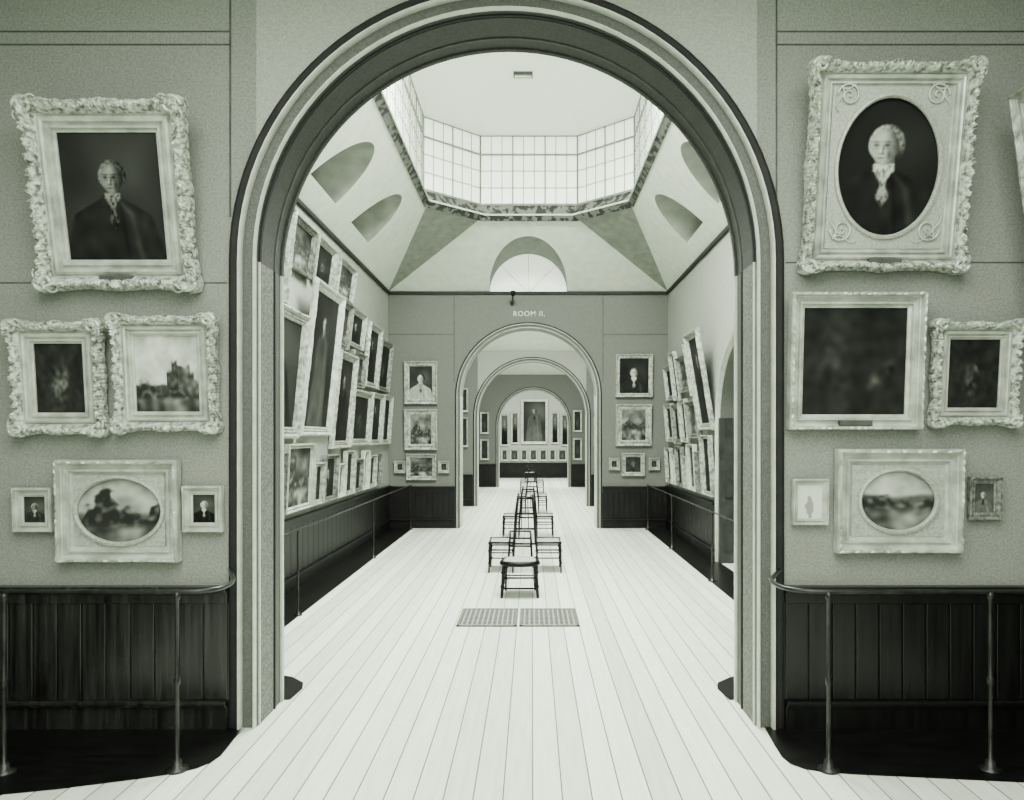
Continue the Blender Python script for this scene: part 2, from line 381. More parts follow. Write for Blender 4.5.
for (sc_, z_, k_) in ((.985, 8.02, .3), (.95, 8.14, .6), (.88, 8.26, .8), (.78, 8.36, .9), (.64, 8.42, 1)):
    cur = []
    for p in [off(p, .14) for p in ring]:
        v = rnd(p, k_)*sc_; cur.append((rc.x+v.x, rc.y+v.y))
    for i in range(8):
        k = len(V); V += [(*prev[i], zp), (*prev[(i+1) % 8], zp), (*cur[(i+1) % 8], z_), (*cur[i], z_)]; Fc.append((k, k+1, k+2, k+3))
    prev, zp = cur, z_
k = len(V); V += [(*p, zp) for p in prev]; Fc.append(tuple(range(k, k+8)))
M_roof = emis("lantern_roof_plaster", 1.0, .38)  # roof surface given its own glow to look brightly lit
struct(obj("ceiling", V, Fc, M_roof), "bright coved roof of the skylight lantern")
vy = F*6.40/(VY-75)
ve = empty("ceiling_vent", (PX(523, vy), vy, 8.42), label="small dark rectangular vent in the lantern roof", category="vent")
boxes("vent_frame", [(-.17,.17,-.10,-.08,-.03,0),(-.17,.17,.08,.10,-.03,0),(-.17,-.15,-.08,.08,-.03,0),(.15,.17,-.08,.08,-.03,0)], M_thin, ve)
boxes("vent_slats", [(-.15,.15,-.075+i*.03,-.06+i*.03,-.02,0) for i in range(5)], M_thin, ve)
def fc(y0, y1, ztop=5.6, zl=4.5, sl=2.2, lab="white sloping ceiling of a far room"):
    V = [(-3.1,y1,zl),(3.1,y1,zl),(3.1,y1-sl,ztop),(-3.1,y1-sl,ztop),(3.1,y0,ztop),(-3.1,y0,ztop)]
    struct(obj("ceiling", V, [(0,1,2,3),(3,2,4,5)], M_plaster), lab)
fc(YB1, YC0); fc(YC1, YD0, zl=4.5, sl=2.6); fc(YD1, YE, zl=4.7, sl=2)

# ------------------------------------------------------------ paintings
def nz(x, y, s=3.0, o=0.0): return noise.noise(Vector((x*s+o, y*s-o, o*.7)))
def sat(x): return max(0., min(1., x))
def ss(a, b_, x):
    t = sat((x-a)/(b_-a)); return t*t*(3-2*t)
def portrait(cx=.5, cy=.66, s=.085, hair=.6, bg=.17, coat=.10, cravat=.78, face=.66, asp=.8, seed=1., full=False, bgl=.08, turn=.25, bald=False):
    def f(u, v):
        x = (u-cx)*asp; y = v-cy
        g = bg+.05*nz(u, v, 3, seed)+bgl*math.exp(-((x-.15)**2+(y)**2)/.06)
        d = -y-1.05*s
        X0 = x/s; Y0 = y/s
        if d > 0:
            w = s*(.5+2.1*ss(-.1*s, 1.5*s, d))+(.36*max(0, d-s) if not full else .10*d)
            xx = x+.15*s
            e = ss(w+.018, w-.018, abs(xx))
            body = coat+.05*nz(u, v, 9, seed+3)+.07*math.exp(-((xx-w*.5)/(.25*s))**2)-.04*math.exp(-((xx-.55*s-.1*d)/(.12*s))**2)
            if full: body += .06*ss(.1, .5, d)
            g = g*(1-e)+body*e
        if -1.5 < Y0 < -.6:
            e = ss(.62, .46, abs(X0+.02)); g = g*(1-e)+(face-.26)*e
        if d > -.15*s and d < 2.7*s:
            cw = s*(.56 if d < .35*s else .36+.12*math.sin(d/s*4.5)-.08*d/s)+.09*s*nz(u, v, 40, seed)
            if cw > 0:
                e = ss(cw+.012, cw-.010, abs(x+.05*s))*ss(-.15*s, 0, d)*ss(2.7*s, 1.8*s, d)
                g = g*(1-e)+(cravat-.34*sat(nz(u, v, 40, seed)+.2)-.12*d/s)*e
        hr = ((X0-.06)/.98)**2+((Y0-.06)/1.10)**2
        if hr < 1.2 and Y0 > -.45-.2*ss(0, .8, X0):
            e = ss(1.18, .85, hr)*(1 if Y0 > 0 else ss(-.6, 0, Y0)*.9+.1); g = g*(1-e)+(hair-.16*X0+.20*nz(u, v, 45, seed))*e
        X = X0+turn*.20; Yy = Y0+.08
        wid = .84-.24*ss(-.1, -1.0, Yy)-.06*ss(.2, .9, Yy)
        fr = (X/wid)**2+(Yy/1.02)**2
        if fr < 1.15:
            e = ss(1.12, .78, fr)
            k = face-.28*ss(-.1, .8, X)-.10*sat(fr-.3)+.05*math.exp(-((X+.15)**2+(Yy-.6)**2)/.1)+.04*nz(u, v, 60, seed)
            for ex in (-.42, .16):
                k -= .30*math.exp(-(((X-ex)/.15)**2+((Yy-.12)/.09)**2))
                k -= .18*math.exp(-(((X-ex)/.22)**2+((Yy-.30)/.05)**2))
                k -= .10*math.exp(-(((X-ex)/.18)**2+((Yy+.06)/.05)**2))
            k -= .20*math.exp(-(((X+.04-.06*Yy)/.06)**2+((Yy+.10)/.22)**2)); k += .10*math.exp(-(((X+.18)/.06)**2+((Yy+.14)/.2)**2))
            k -= .22*math.exp(-(((X+.12)/.13)**2+((Yy+.34)/.05)**2))
            k -= .26*math.exp(-(((X+.14)/.20)**2+((Yy+.58)/.04)**2)); k -= .16*math.exp(-(((X-.28)/.12)**2+((Yy+.4)/.25)**2))
            g = g*(1-e)+k*e
        return g
    return f
def landscape(seed=1., sky=.55, tree=.5, hor=.35, castle=False, tx=.3):
    def f(u, v):
        g = sky-.12*u+.16*nz(u, v, 4, seed)+.06*nz(u, v, 11, seed)+.10*v-.25*abs(v-.6)
        # hazy distance
        dh = hor+.10+.05*nz(u, 0, 3, seed+8); e = ss(dh+.05, dh-.03, v); g = g*(1-e)+.36*e
        if castle:
            h = .36+.06*nz(u, 0, 5, seed)
            if .48 < u < .92: h = .52
            if .56 < u < .66: h = .66
            elif .66 <= u < .86: h = .60
            h += .03*nz(u, 0, 9, seed)+.04*nz(u, v, 16, seed)
            e = ss(h+.03, h-.03, v); g = g*(1-e)+(.27+.16*nz(u, v, 12, seed)+.08*(u > .66))*e
        th = hor+tree*max(0, math.exp(-((u-tx)/.22)**2)+.55*math.exp(-((u-tx-.55)/.12)**2)+.45*nz(u, v, 7, seed))
        th += .05*nz(u, v, 18, seed)
        e = ss(th+.06, th-.05, v); g = g*(1-e)+(.20+.30*sat(nz(u, v, 12, seed+2)+.1))*e
        if v < hor:
            e = ss(hor, hor*.6, v); g = g*(1-e)+(.34+.24*nz(u, v, 7, seed+5)+.20*math.exp(-((u-.6)/.2)**2)-.12*ss(.2, 0, v))*e
        return g
    return f
def dark(seed=1., a=.12, figs=((.5,.4,.12,.22),)):
    def f(u, v):
        g = a+.05*nz(u, v, 4, seed)+.04*nz(u, v, 10, seed)
        for (x, y, r, k) in figs:
            g += k*math.exp(-(((u-x)/r)**2+((v-y)/(r*1.6))**2))*(.6+1.1*nz(u, v, 12, seed+1))
        return g
    return f
def canvas(w, h, y, z0, f, parent, res):
    nx = max(6, int(res*w/max(w, h))); ny = max(6, int(res*h/max(w, h)))
    V, Fc = [], []
    cols = []
    for j in range(ny+1):
        for i in range(nx+1):
            V.append((-w/2+w*i/nx, y, z0+h*j/ny)); g = f(i/nx, j/ny)
            c = g2(max(.02, g*(.72+.33*sat(g/.6)))); cols.extend(c)
    for j in range(ny):
        for i in range(nx):
            a = j*(nx+1)+i; Fc.append((a, a+1, a+nx+2, a+nx+1))
    o = obj("canvas", V, Fc, M_canvas, parent)
    ca = o.data.color_attributes.new("paint", 'FLOAT_COLOR', 'POINT'); ca.data.foreach_set("color", cols)
    return o
PROF_O = [(0,0,.9),(0,.40,1),(.06,.66,1),(.14,.92,.9),(.22,1.0,.8),(.30,.94,.6),(.38,.72,.5),(.44,.46,.1),(.48,.36,0),(.52,.50,0),(.60,.60,0),(.68,.56,0),(.72,.32,0),(.78,.30,0),(.82,.46,0),(.88,.46,0),(.92,.26,0),(1,.24,0),(1,.12,0)]
PROF_P = [(0,0,.3),(0,.8,.3),(.08,1.0,.3),(.20,1.0,.2),(.28,.58,0),(.34,.54,0),(.38,.40,0),(.58,.36,0),(.64,.58,.1),(.76,.58,0),(.80,.30,0),(1,.24,0),(1,.12,0)]
def frame(w, h, fw, D, prof, orn, ns, mat, parent, seed=0., zc=None):
    zc = h/2 if zc is None else zc
    V, Fc = [], []; fm = []
    for (t, d, o) in prof:
        a, b_ = w/2-t*fw, h/2-t*fw
        cs = [(-a,-b_),(a,-b_),(a,b_),(-a,b_)]
        nr = [(0,-1),(1,0),(0,1),(-1,0)]
        for s in range(4):
            p, p2 = cs[s], cs[(s+1) % 4]; L = (w, h)[s % 2]
            for j in range(ns):
                f = j/ns; x = p[0]+(p2[0]-p[0])*f; z = p[1]+(p2[1]-p[1])*f
                nx, nz_ = nr[s]
                if j == 0:
                    nx, nz_ = (nr[s][0]+nr[s-1][0]), (nr[s][1]+nr[s-1][1])
                if orn and o:
                    dist = min(f, 1-f)*L; cl = fw*.8
                    c = math.exp(-(dist/cl)**2); m = math.exp(-(((f-.5)*L)/(cl*.7))**2)
                    k = max(3, round(L/(fw*.50)))
                    sc = abs(math.sin(math.pi*f*k))**.6; fine = abs(math.sin(math.pi*f*k*3+t*9))
                    nn = noise.noise(Vector((x*30+seed, z*30, t*6)))
                    g = orn*o*(c*1.0+m*.45+.45*sc*(.5+c+m*.5)+.18*fine+.14*nn-.35)
                    x += nx*g; z += nz_*g
                    dd = d*D*(1+(.42*(sc-.6)+.26*(fine-.5)+.20*nn+.2*c)*o*(1 if ns > 30 else .3))
                else: dd = d*D
                V.append((x, -dd, z+zc))
    N = 4*ns
    for k in range(len(prof)-1):
        for i in range(N):
            Fc.append((k*N+i, k*N+(i+1) % N, (k+1)*N+(i+1) % N, (k+1)*N+i)); fm.append(1 if (prof is PROF_O and k > 6 and ns > 60) else 0)
    return obj("frame", V, Fc, [mat, M_gilt2], parent, smooth=False, fm=fm)
def oval(w, h, rw, rh, y, d, mat, parent, zc, cx=0, cz=0):
    N = 96; V, Fc = [], []
    ro = []; ri = []
    for i in range(N):
        a = 2*math.pi*i/N; c, s = math.cos(a), math.sin(a)
        k = min((w/2)/abs(c) if abs(c) > 1e-6 else 1e9, (h/2)/abs(s) if abs(s) > 1e-6 else 1e9)
        ro.append((c*k, s*k)); ri.append((c, s))
    for p in ro: V.append((p[0], y, zc+p[1]))
    for (e, dy) in ((.03, 0), (.026, -d), (.010, -d*1.2), (0, -d*.5), (0, d*.3)):
        for c, s in ri: V.append((cx+c*(rw+e), y+dy, zc+cz+s*(rh+e)))
    for k in range(5):
        for i in range(N):
            Fc.append((k*N+i, k*N+(i+1) % N, (k+1)*N+(i+1) % N, (k+1)*N+i))
    return obj("oval_mat", V, Fc, mat, parent, label="gilded spandrel mat with oval opening")
def scroll(parent, x, z, sx, sz, s, y, thick=1.0, turns=3.6, mat=None):
    pts = []; rad = []
    for i in range(40):
        t = i/39; a = t*turns*math.pi; r = s*(1-t)*.5+.004
        pts.append((x+sx*(s*.5-r*math.cos(a)), y, z+sz*(s*.5-r*math.sin(a)))); rad.append(.007*thick*(1-.4*t))
    V1 = tubegeo(pts, rad, 6)
    pts2 = [(x+sx*s*(.1+1.1*t), y, z+sz*s*(.1+.15*math.sin(t*6))) for t in [i/16 for i in range(17)]]
    pts3 = [(x+sx*s*(.1+.15*math.sin(t*6)), y, z+sz*s*(.1+1.1*t)) for t in [i/16 for i in range(17)]]
    tap = [.006*thick*(1-.6*i/16) for i in range(17)]
    V, Fc = merge([V1, tubegeo(pts2, tap, 6), tubegeo(pts3, tap, 6)])
    obj("corner_ornament", V, Fc, mat or M_gilt2, parent, smooth=True)
def painting(loc, rotz, tilt, w, h, fw, f, label, kind='p', mat=None, D=.07, orn=0., ns=1, res=24, seed=0., group=None, ov=None, plate=False, name="framed_painting", cat="painting"):
    e = empty(name, loc, (tilt, 0, rotz), label=label, category=cat)
    if group: e["group"] = group
    prof = PROF_O if kind == 'o' else PROF_P
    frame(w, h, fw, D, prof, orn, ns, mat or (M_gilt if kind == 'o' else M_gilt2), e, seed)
    iw, ih = w-2*fw, h-2*fw
    canvas(iw+.004, ih+.004, -D*.13, fw-.002, f, e, res)
    if ov: oval(iw, ih, ov[0], ov[1], -D*.30, .02, M_mat, e, h/2, 0, ov[2] if len(ov) > 2 else 0)
    if plate: boxes("nameplate", [(-.11,.11,-D*.85,-D*.5,fw*.28,fw*.28+.036)], M_thin, e)
    if kind == 'o' and ns > 60:
        s = fw*.62
        for sx in (-1, 1):
            for sz in (-1, 1): scroll(e, -sx*(w/2+.012), h/2-sz*(h/2+.012), sx, sz, s, -D*.98, 2.2, 3.0)
    return e
def px_place(box, Yw, tilt, D=.07):
    l, t, r, b_ = box
    Yb = Yw-.012-D*.8
    Zb = PZ(b_, Yb); K = VY-t
    h = (K*Yb-F*(Zb-2))/(F*math.cos(tilt)+K*math.sin(tilt))
    Ym = Yb-h*math.sin(tilt)/2
    x0, x1 = PX(l, Ym), PX(r, Ym)
    return ((x0+x1)/2, Yw-.012, Zb), x1-x0, h, F/Ym
def pic(box, tilt, fpx, f, label, Yw=YA0, **k):
    loc, w, h, sc = px_place(box, Yw, math.radians(tilt), k.get('D', .07))
    return painting(list(loc), 0, math.radians(tilt), w, h, fpx/sc, f, label, **k)
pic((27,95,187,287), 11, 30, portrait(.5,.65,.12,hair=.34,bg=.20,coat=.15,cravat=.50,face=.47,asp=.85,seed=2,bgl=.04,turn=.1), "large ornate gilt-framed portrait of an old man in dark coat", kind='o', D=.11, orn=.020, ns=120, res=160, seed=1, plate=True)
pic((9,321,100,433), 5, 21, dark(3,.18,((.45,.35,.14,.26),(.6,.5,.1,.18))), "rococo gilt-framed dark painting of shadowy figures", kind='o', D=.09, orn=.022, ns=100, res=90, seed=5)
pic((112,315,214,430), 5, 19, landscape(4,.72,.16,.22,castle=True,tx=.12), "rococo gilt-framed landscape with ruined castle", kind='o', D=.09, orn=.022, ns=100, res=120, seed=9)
pic((55,460,177,562), 2, 15, landscape(6,.60,.42,.34,tx=.34), "square gilt frame with oval landscape of dark trees", kind='p', D=.08, orn=.004, ns=40, res=120, ov=(.285,.215))
pic((12,488,51,532), 2, 9, portrait(.5,.6,.12,bg=.26,coat=.2,face=.5,asp=.7,seed=8), "small gilt-framed miniature portrait beside larger pictures", D=.05, res=40, kind='p', orn=.003, ns=24)
pic((182,486,222,532), 2, 9, portrait(.5,.62,.13,bg=.24,coat=.1,asp=.75,seed=10), "small gilt-framed miniature portrait with white collar", D=.05, res=44, kind='p', orn=.003, ns=24)
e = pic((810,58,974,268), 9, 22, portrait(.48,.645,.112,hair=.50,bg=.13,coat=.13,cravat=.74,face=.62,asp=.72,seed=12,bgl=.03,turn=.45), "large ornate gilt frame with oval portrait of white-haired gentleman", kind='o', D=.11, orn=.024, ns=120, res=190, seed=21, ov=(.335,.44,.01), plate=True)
w_, h_ = (975-809)/152, 1.40
for sx in (-1, 1):
    for sz in (-1, 1):
        scroll(e, -sx*(w_/2-.18), h_/2-sz*(h_/2-.195), sx, sz, .15, -.045, 1.1)
pic((791,291,925,429), 4, 15, dark(14,.16,((.3,.5,.2,.05),(.85,.42,.05,.26),(.7,.3,.06,.14))), "plain gilt-framed dark painting with faint figure", kind='p', D=.09, orn=.004, ns=40, res=110, plate=True)
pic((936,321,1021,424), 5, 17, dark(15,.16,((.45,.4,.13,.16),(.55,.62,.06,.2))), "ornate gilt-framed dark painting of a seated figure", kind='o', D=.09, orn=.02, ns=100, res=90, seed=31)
pic((838,449,964,553), 2, 16, landscape(19,.64,.10,.46,tx=.3), "gilt frame with oval landscape of meadow and trees", kind='p', D=.08, orn=.005, ns=40, res=120, ov=(.25,.20))
pic((793,479,829,525), 2, 6, lambda u, v: .78 if ((u-.5)/.16)**2+((v-.35)/.3)**2 > 1+.6*nz(u,v,8,2) else .55, "small pale framed sketch of a standing figure", D=.04, res=44, kind='p')
pic((970,477,1003,520), 2, 7, portrait(.45,.6,.1,bg=.28,coat=.38,cravat=.4,asp=.7,seed=22), "small dull-framed miniature of a figure", D=.04, res=40, kind='p', mat=M_gilt3)
painting((3.488, 4.32, 1.95), -math.pi/2, math.radians(8), 1.15, 2.30, .10, dark(33), "tall gilt-framed picture leaning from the side wall", kind='p', D=.07, orn=.004, ns=20, res=40, mat=M_giltm)

GB = "small pictures around the second arch"
lb = "small gilt-framed %s beside the arch"
def picB(box, f, what, fpx=4, **k): return pic(box, 3, fpx, f, lb % what, Yw=YB0, D=.07, res=56, group=GB, ns=20, orn=.004, mat=k.pop('mat', M_giltm), **k)
picB((404,361,437,404), portrait(.5,.62,.13,hair=.2,bg=.20,coat=.55,cravat=.6,asp=.8,seed=41), "portrait of a woman in white", 5)
picB((404,409,437,450), landscape(42,.42,.4,.3), "landscape with trees", fpx=6)
picB((406,454,436,480), landscape(43,.32,.3,.3), "dark landscape")
picB((394,461,405,473), dark(44,.2), "dark miniature", 3); picB((438,461,449,473), dark(45,.2), "dark miniature", 3)
picB((616,354,653,397), portrait(.5,.58,.13,hair=.3,bg=.12,coat=.14,asp=.85,seed=46), "dark portrait of a man")
picB((616,404,652,446), landscape(47,.42,.25,.42), "landscape with pale sky", fpx=6)
picB((622,453,645,476), dark(48,.2,((.5,.5,.1,.4),)), "portrait with pale face")
picB((609,458,620,470), dark(49,.2), "dark miniature", 3); picB((649,458,660,470), dark(50,.2), "dark miniature", 3)

GL = "pictures on the long side wall"
def side(sd, y0, y1, z0, z1, tilt, f, label, fw=.10, kind='p', **k):
    x = XL+.012 if sd < 0 else XR-.012
    if sd < 0: tilt *= .68
    else: tilt *= .85
    a = math.radians(tilt)
    return painting((x, (y0+y1)/2, z0), math.pi/2 if sd < 0 else -math.pi/2, a, y1-y0, (z1-z0)/math.cos(a), fw, f, label, kind=kind, res=k.pop('res', 60), group=GL, D=k.pop('D', .08), ns=k.pop('ns', 30), orn=k.pop('orn', .008 if kind == 'o' else .003), mat=k.pop('mat', M_giltm), **k)
tl = "gilt-framed %s leaning from the side wall"
PS = lambda sd, **k: portrait(**{**dict(cx=.5, cy=.74, s=.06, hair=.25, bg=.13, coat=.07, cravat=.5, face=.50, seed=sd, bgl=.04), **k})
side(-1, 7.8, 9.45, 3.66, 4.88, 9, dark(51,.14), tl % "wide painting", .13, 'o')
side(-1, 9.55, 10.5, 4.20, 4.86, 11, landscape(151,.26), tl % "small dark painting", .07, mat=M_giltd)
side(-1, 8.1, 9.92, 1.98, 3.60, 8, PS(52,bg=.17,coat=.10), tl % "large dark painting", .15, 'o')
side(-1, 10.02, 11.5, 2.02, 4.14, 9, PS(53,bg=.12,coat=.20,full=True,asp=.7,s=.055,cy=.78), tl % "full-length portrait", .13, 'o', mat=M_gilt2)
side(-1, 10.62, 11.6, 4.26, 4.86, 11, dark(152,.12), tl % "small dark painting", .07)
side(-1, 11.56, 12.6, 3.44, 4.20, 11, landscape(54,.3,.3,.3), tl % "landscape", mat=M_giltd)
side(-1, 11.85, 12.9, 4.28, 4.86, 11, landscape(153,.28), tl % "small dark painting", .07)
side(-1, 11.58, 12.72, 1.82, 3.36, 8, PS(55), tl % "tall portrait", .12, 'o')
side(-1, 12.66, 13.7, 3.56, 4.22, 10, PS(56,s=.1,cy=.62), tl % "half-length portrait")
side(-1, 12.78, 13.78, 2.88, 3.50, 8, landscape(57,.3), tl % "small landscape", mat=M_giltd)
side(-1, 12.78, 14.22, 1.85, 2.84, 6, dark(58,.12), tl % "dark painting", .12, 'o')
side(-1, 13.85, 14.95, 2.94, 4.15, 8, PS(59), tl % "portrait", .12, 'o')
side(-1, 14.28, 15.32, 1.85, 2.86, 6, PS(60), tl % "portrait")
side(-1, 15.0, 16.15, 2.95, 3.98, 8, dark(61), tl % "dark painting", mat=M_giltd)
side(-1, 15.38, 16.28, 1.85, 2.88, 6, dark(62), tl % "dark painting")
y = 7.6
for k_, (w, hh) in enumerate(((.8,.66),(.9,.78),(1.15,.88),(.50,.60),(.7,.70),(.42,.54),(.6,.74),(.6,.58),(.45,.72),(.6,.62),(.5,.64))):
    if y+w > 16.3: break
    side(-1, y, y+w, 1.03, 1.03+hh, 4, [dark(70+k_,.14), PS(70+k_,s=.1,cy=.62), landscape(70+k_,.34)][k_ % 3], "small gilt-framed picture in the row above the wainscot", .06, mat=[M_giltm, M_giltd, M_gilt2][k_ % 3])
    y += w+.05
side(1, 12.14, 13.10, 2.12, 3.78, 11, PS(81), tl % "tall portrait", .12, 'o')
side(1, 13.14, 13.75, 2.75, 3.75, 11, PS(82), tl % "portrait", .08); side(1, 13.14, 13.95, 1.98, 2.66, 7, landscape(182,.3), tl % "small landscape", .09, mat=M_giltd)
side(1, 13.82, 14.75, 2.86, 3.55, 9, landscape(83,.3), tl % "small landscape", .10, mat=M_giltd); side(1, 14.02, 14.6, 1.90, 2.72, 6, dark(84,.16), tl % "dark painting", .08)
side(1, 14.80, 15.35, 2.74, 3.70, 9, dark(85), tl % "dark painting", .08); side(1, 14.66, 15.35, 1.86, 2.66, 6, PS(86), tl % "portrait", .10, mat=M_giltd)
side(1, 15.41, 16.2, 2.78, 3.5, 8, dark(87), tl % "dark painting"); side(1, 15.41, 16.2, 1.9, 2.70, 6, dark(88,.16), tl % "dark painting")
y = 12.14
for k_, (w, hh) in enumerate(((.66,1.0),(.42,.72),(.62,.84),(.40,.6),(.62,.78),(.42,.6),(.60,.74))):
    if y+w > 16.3: break
    side(1, y, y+w, 1.03, 1.03+hh, 4, [PS(90+k_), dark(90+k_,.16), landscape(90+k_,.34)][k_ % 3], "small gilt-framed picture in the row above the wainscot", .06, mat=[M_giltm, M_giltd, M_gilt2][k_ % 3])
    y += w+.06
GC = "small pictures in the far rooms"
def picf(box, Yw, f, what, fpx=1.6, **k): return pic(box, 2, fpx, f, what, Yw=Yw, D=.06, res=24, group=GC, **k)
lc = "small gilt-framed picture on a far cross wall"
for bx in ((455,388,468,412),(455,417,468,447),(594,388,606,412),(594,417,606,447)): picf(bx, YC0, dark(bx[1]+.3,.2), lc)
for bx in ((480,412,489,434),(480,439,489,460),(573,410,582,432),(573,438,582,460)): picf(bx, YD0, dark(bx[1]+.3,.2), lc)
pic((521,399,548,444), 2, 2.4, portrait(.5,.75,.06,hair=.3,bg=.20,coat=.26,cravat=.4,face=.48,asp=.6,seed=99,full=True), "large gilt-framed full-length portrait centred on the end wall", Yw=YE, D=.08, res=60)
for bx in ((500,414,509,446),(511,412,519,444),(551,412,559,444),(561,414,569,446)): picf(bx, YE, PS(bx[0]+.5,bg=.3,s=.1), "gilt-framed portrait on the end wall", 1.4)
x = 501
for w in (7, 9, 7, 8, 8, 7, 9):
    picf((x, 449, x+w, 461), YE, dark(x+.1, .25), "small framed picture in the lowest row of the end wall", 1.4); x += w+1.8

# ------------------------------------------------------------ ROOM sign
cu = bpy.data.curves.new("room_sign", 'FONT'); cu.body = "ROOM II."; cu.size = .155; cu.align_x = 'CENTER'; cu.extrude = .003; cu.space_character = 1.15; cu.offset = .001
to = bpy.data.objects.new("tmp", cu); COL.objects.link(to)
dg = bpy.context.evaluated_depsgraph_get(); me = bpy.data.meshes.new_from_object(to.evaluated_get(dg)); COL.objects.unlink(to); bpy.data.objects.remove(to)
me.materials.clear(); me.materials.append(M_letter)
so = bpy.data.objects.new("room_sign", me); COL.objects.link(so)
so.location = (PX(529, YB0), YB0-.004, PZ(316, YB0)); so.rotation_euler = (math.pi/2, 0, 0)
so["label"] = "pale painted lettering ROOM II. above the arch"; so["category"] = "sign"
lx, lz = PX(512, YB0), PZ(303, YB0)
br = empty("wall_bracket", (lx, YB0, lz), label="small dark metal gas bracket above the arch", category="lamp")
tube("arm", [(0,0,0),(0,-.12,-.02),(.02,-.25,.04),(.03,-.34,.10)], .014, M_black, br, 8)
V, Fc = tubegeo([(.03,-.34,.08),(.03,-.34,.12),(.03,-.34,.17),(.03,-.34,.20)], [.02,.045,.06,.05], 12); obj("burner", V, Fc, M_black, br, smooth=True)
V, Fc = tubegeo([(0,-.001,0),(0,-.02,0)], .05, 14); obj("wall_plate", V, Fc, M_black, br)

# ------------------------------------------------------------ barrier rails
def rail(pts, posts, h, label, r=.015, pr_=1.0):
    e = empty("barrier_rail", (posts[0][0], posts[0][1], 0), label=label, category="barrier"); o = Vector((posts[0][0], posts[0][1], 0))
    tube("handrail", [Vector(p)-o for p in pts], r, M_metal, e, 12)
    for (x, y) in posts:
        q_ = Vector((x, y, 0))-o
        V, Fc = tubegeo([q_+Vector((0,0,z)) for z in (0,.012,.02,.06,.07,h*.5-.03,h*.5-.02,h*.5+.02,h*.5+.03,h-.05,h-.04,h)], [k*pr_ for k in (.065,.065,.032,.027,.013,.012,.019,.019,.012,.012,.019,.019)], 14)
        obj("post", V, Fc, M_metal, e, smooth=True)
hR = 1.07
def crv(a, b_, c, n=8):
    a, b_, c = map(Vector, (a, b_, c)); return [a.lerp(b_, i/n).lerp(b_.lerp(c, i/n), i/n) for i in range(n+1)]
rail([(-3.73,4.5,hR),(-2.2,4.5,hR)]+crv((-2.1,4.5,hR),(-1.82,4.52,hR),(-1.95,4.9,hR))[1:]+[(-2.06,5.12,hR+.02)], [(-2.13,4.5),(-3.14,4.46)], hR, "slender metal barrier rail on posts before the wainscot")
rail([(3.48,4.5,hR),(1.85,4.5,hR)]+crv((1.75,4.5,hR),(1.47,4.52,hR),(1.56,4.9,hR))[1:]+[(1.69,5.12,hR+.02)], [(1.78,4.5),(2.75,4.5)], hR, "slender metal barrier rail on posts before the dark wainscot")
rail([(-3.1,6.6,.96)]+[(-2.62,6.8,.96),(-2.62,16.3,.96)], [(-2.62,y_) for y_ in (8.4,12.4,16.2)], .96, "long metal barrier rail along the picture wall", .010, .7)
rail([(2.95,6.6,.96)]+[(2.5,6.8,.96),(2.5,16.3,.96)], [(2.5,y_) for y_ in (10.4,13.4,16.2)], .96, "long metal barrier rail along the picture wall by the doorway", .010, .9)

# ------------------------------------------------------------ floor registers
for x0 in (-.80, -.135):
    e = empty("floor_register", (x0+.32, 8.3, 0), label="square dark cast-iron heating grating set in floorboards", category="floor grate", group="heating gratings in the floor")
    w, d = .32, .40
    boxes("rim", [(-w,w,-d,-d+.03,.002,.014),(-w,w,d-.03,d,.002,.014),(-w,-w+.03,-d,d,.002,.014),(w-.03,w,-d,d,.002,.014)], M_grate, e)
    bx = []
    n = 12
    for i in range(1, n): bx.append((-w+.64*i/n-.008, -w+.64*i/n+.008, -d, d, .004, .010))
    n = 14
    for i in range(1, n): bx.append((-w, w, -d+.8*i/n-.008, -d+.8*i/n+.008, .005, .011))
    boxes("lattice", bx, M_wallp, e); boxes("duct", [(-w+.01,w-.01,-d+.01,d-.01,.001,.003)], M_hole, e)

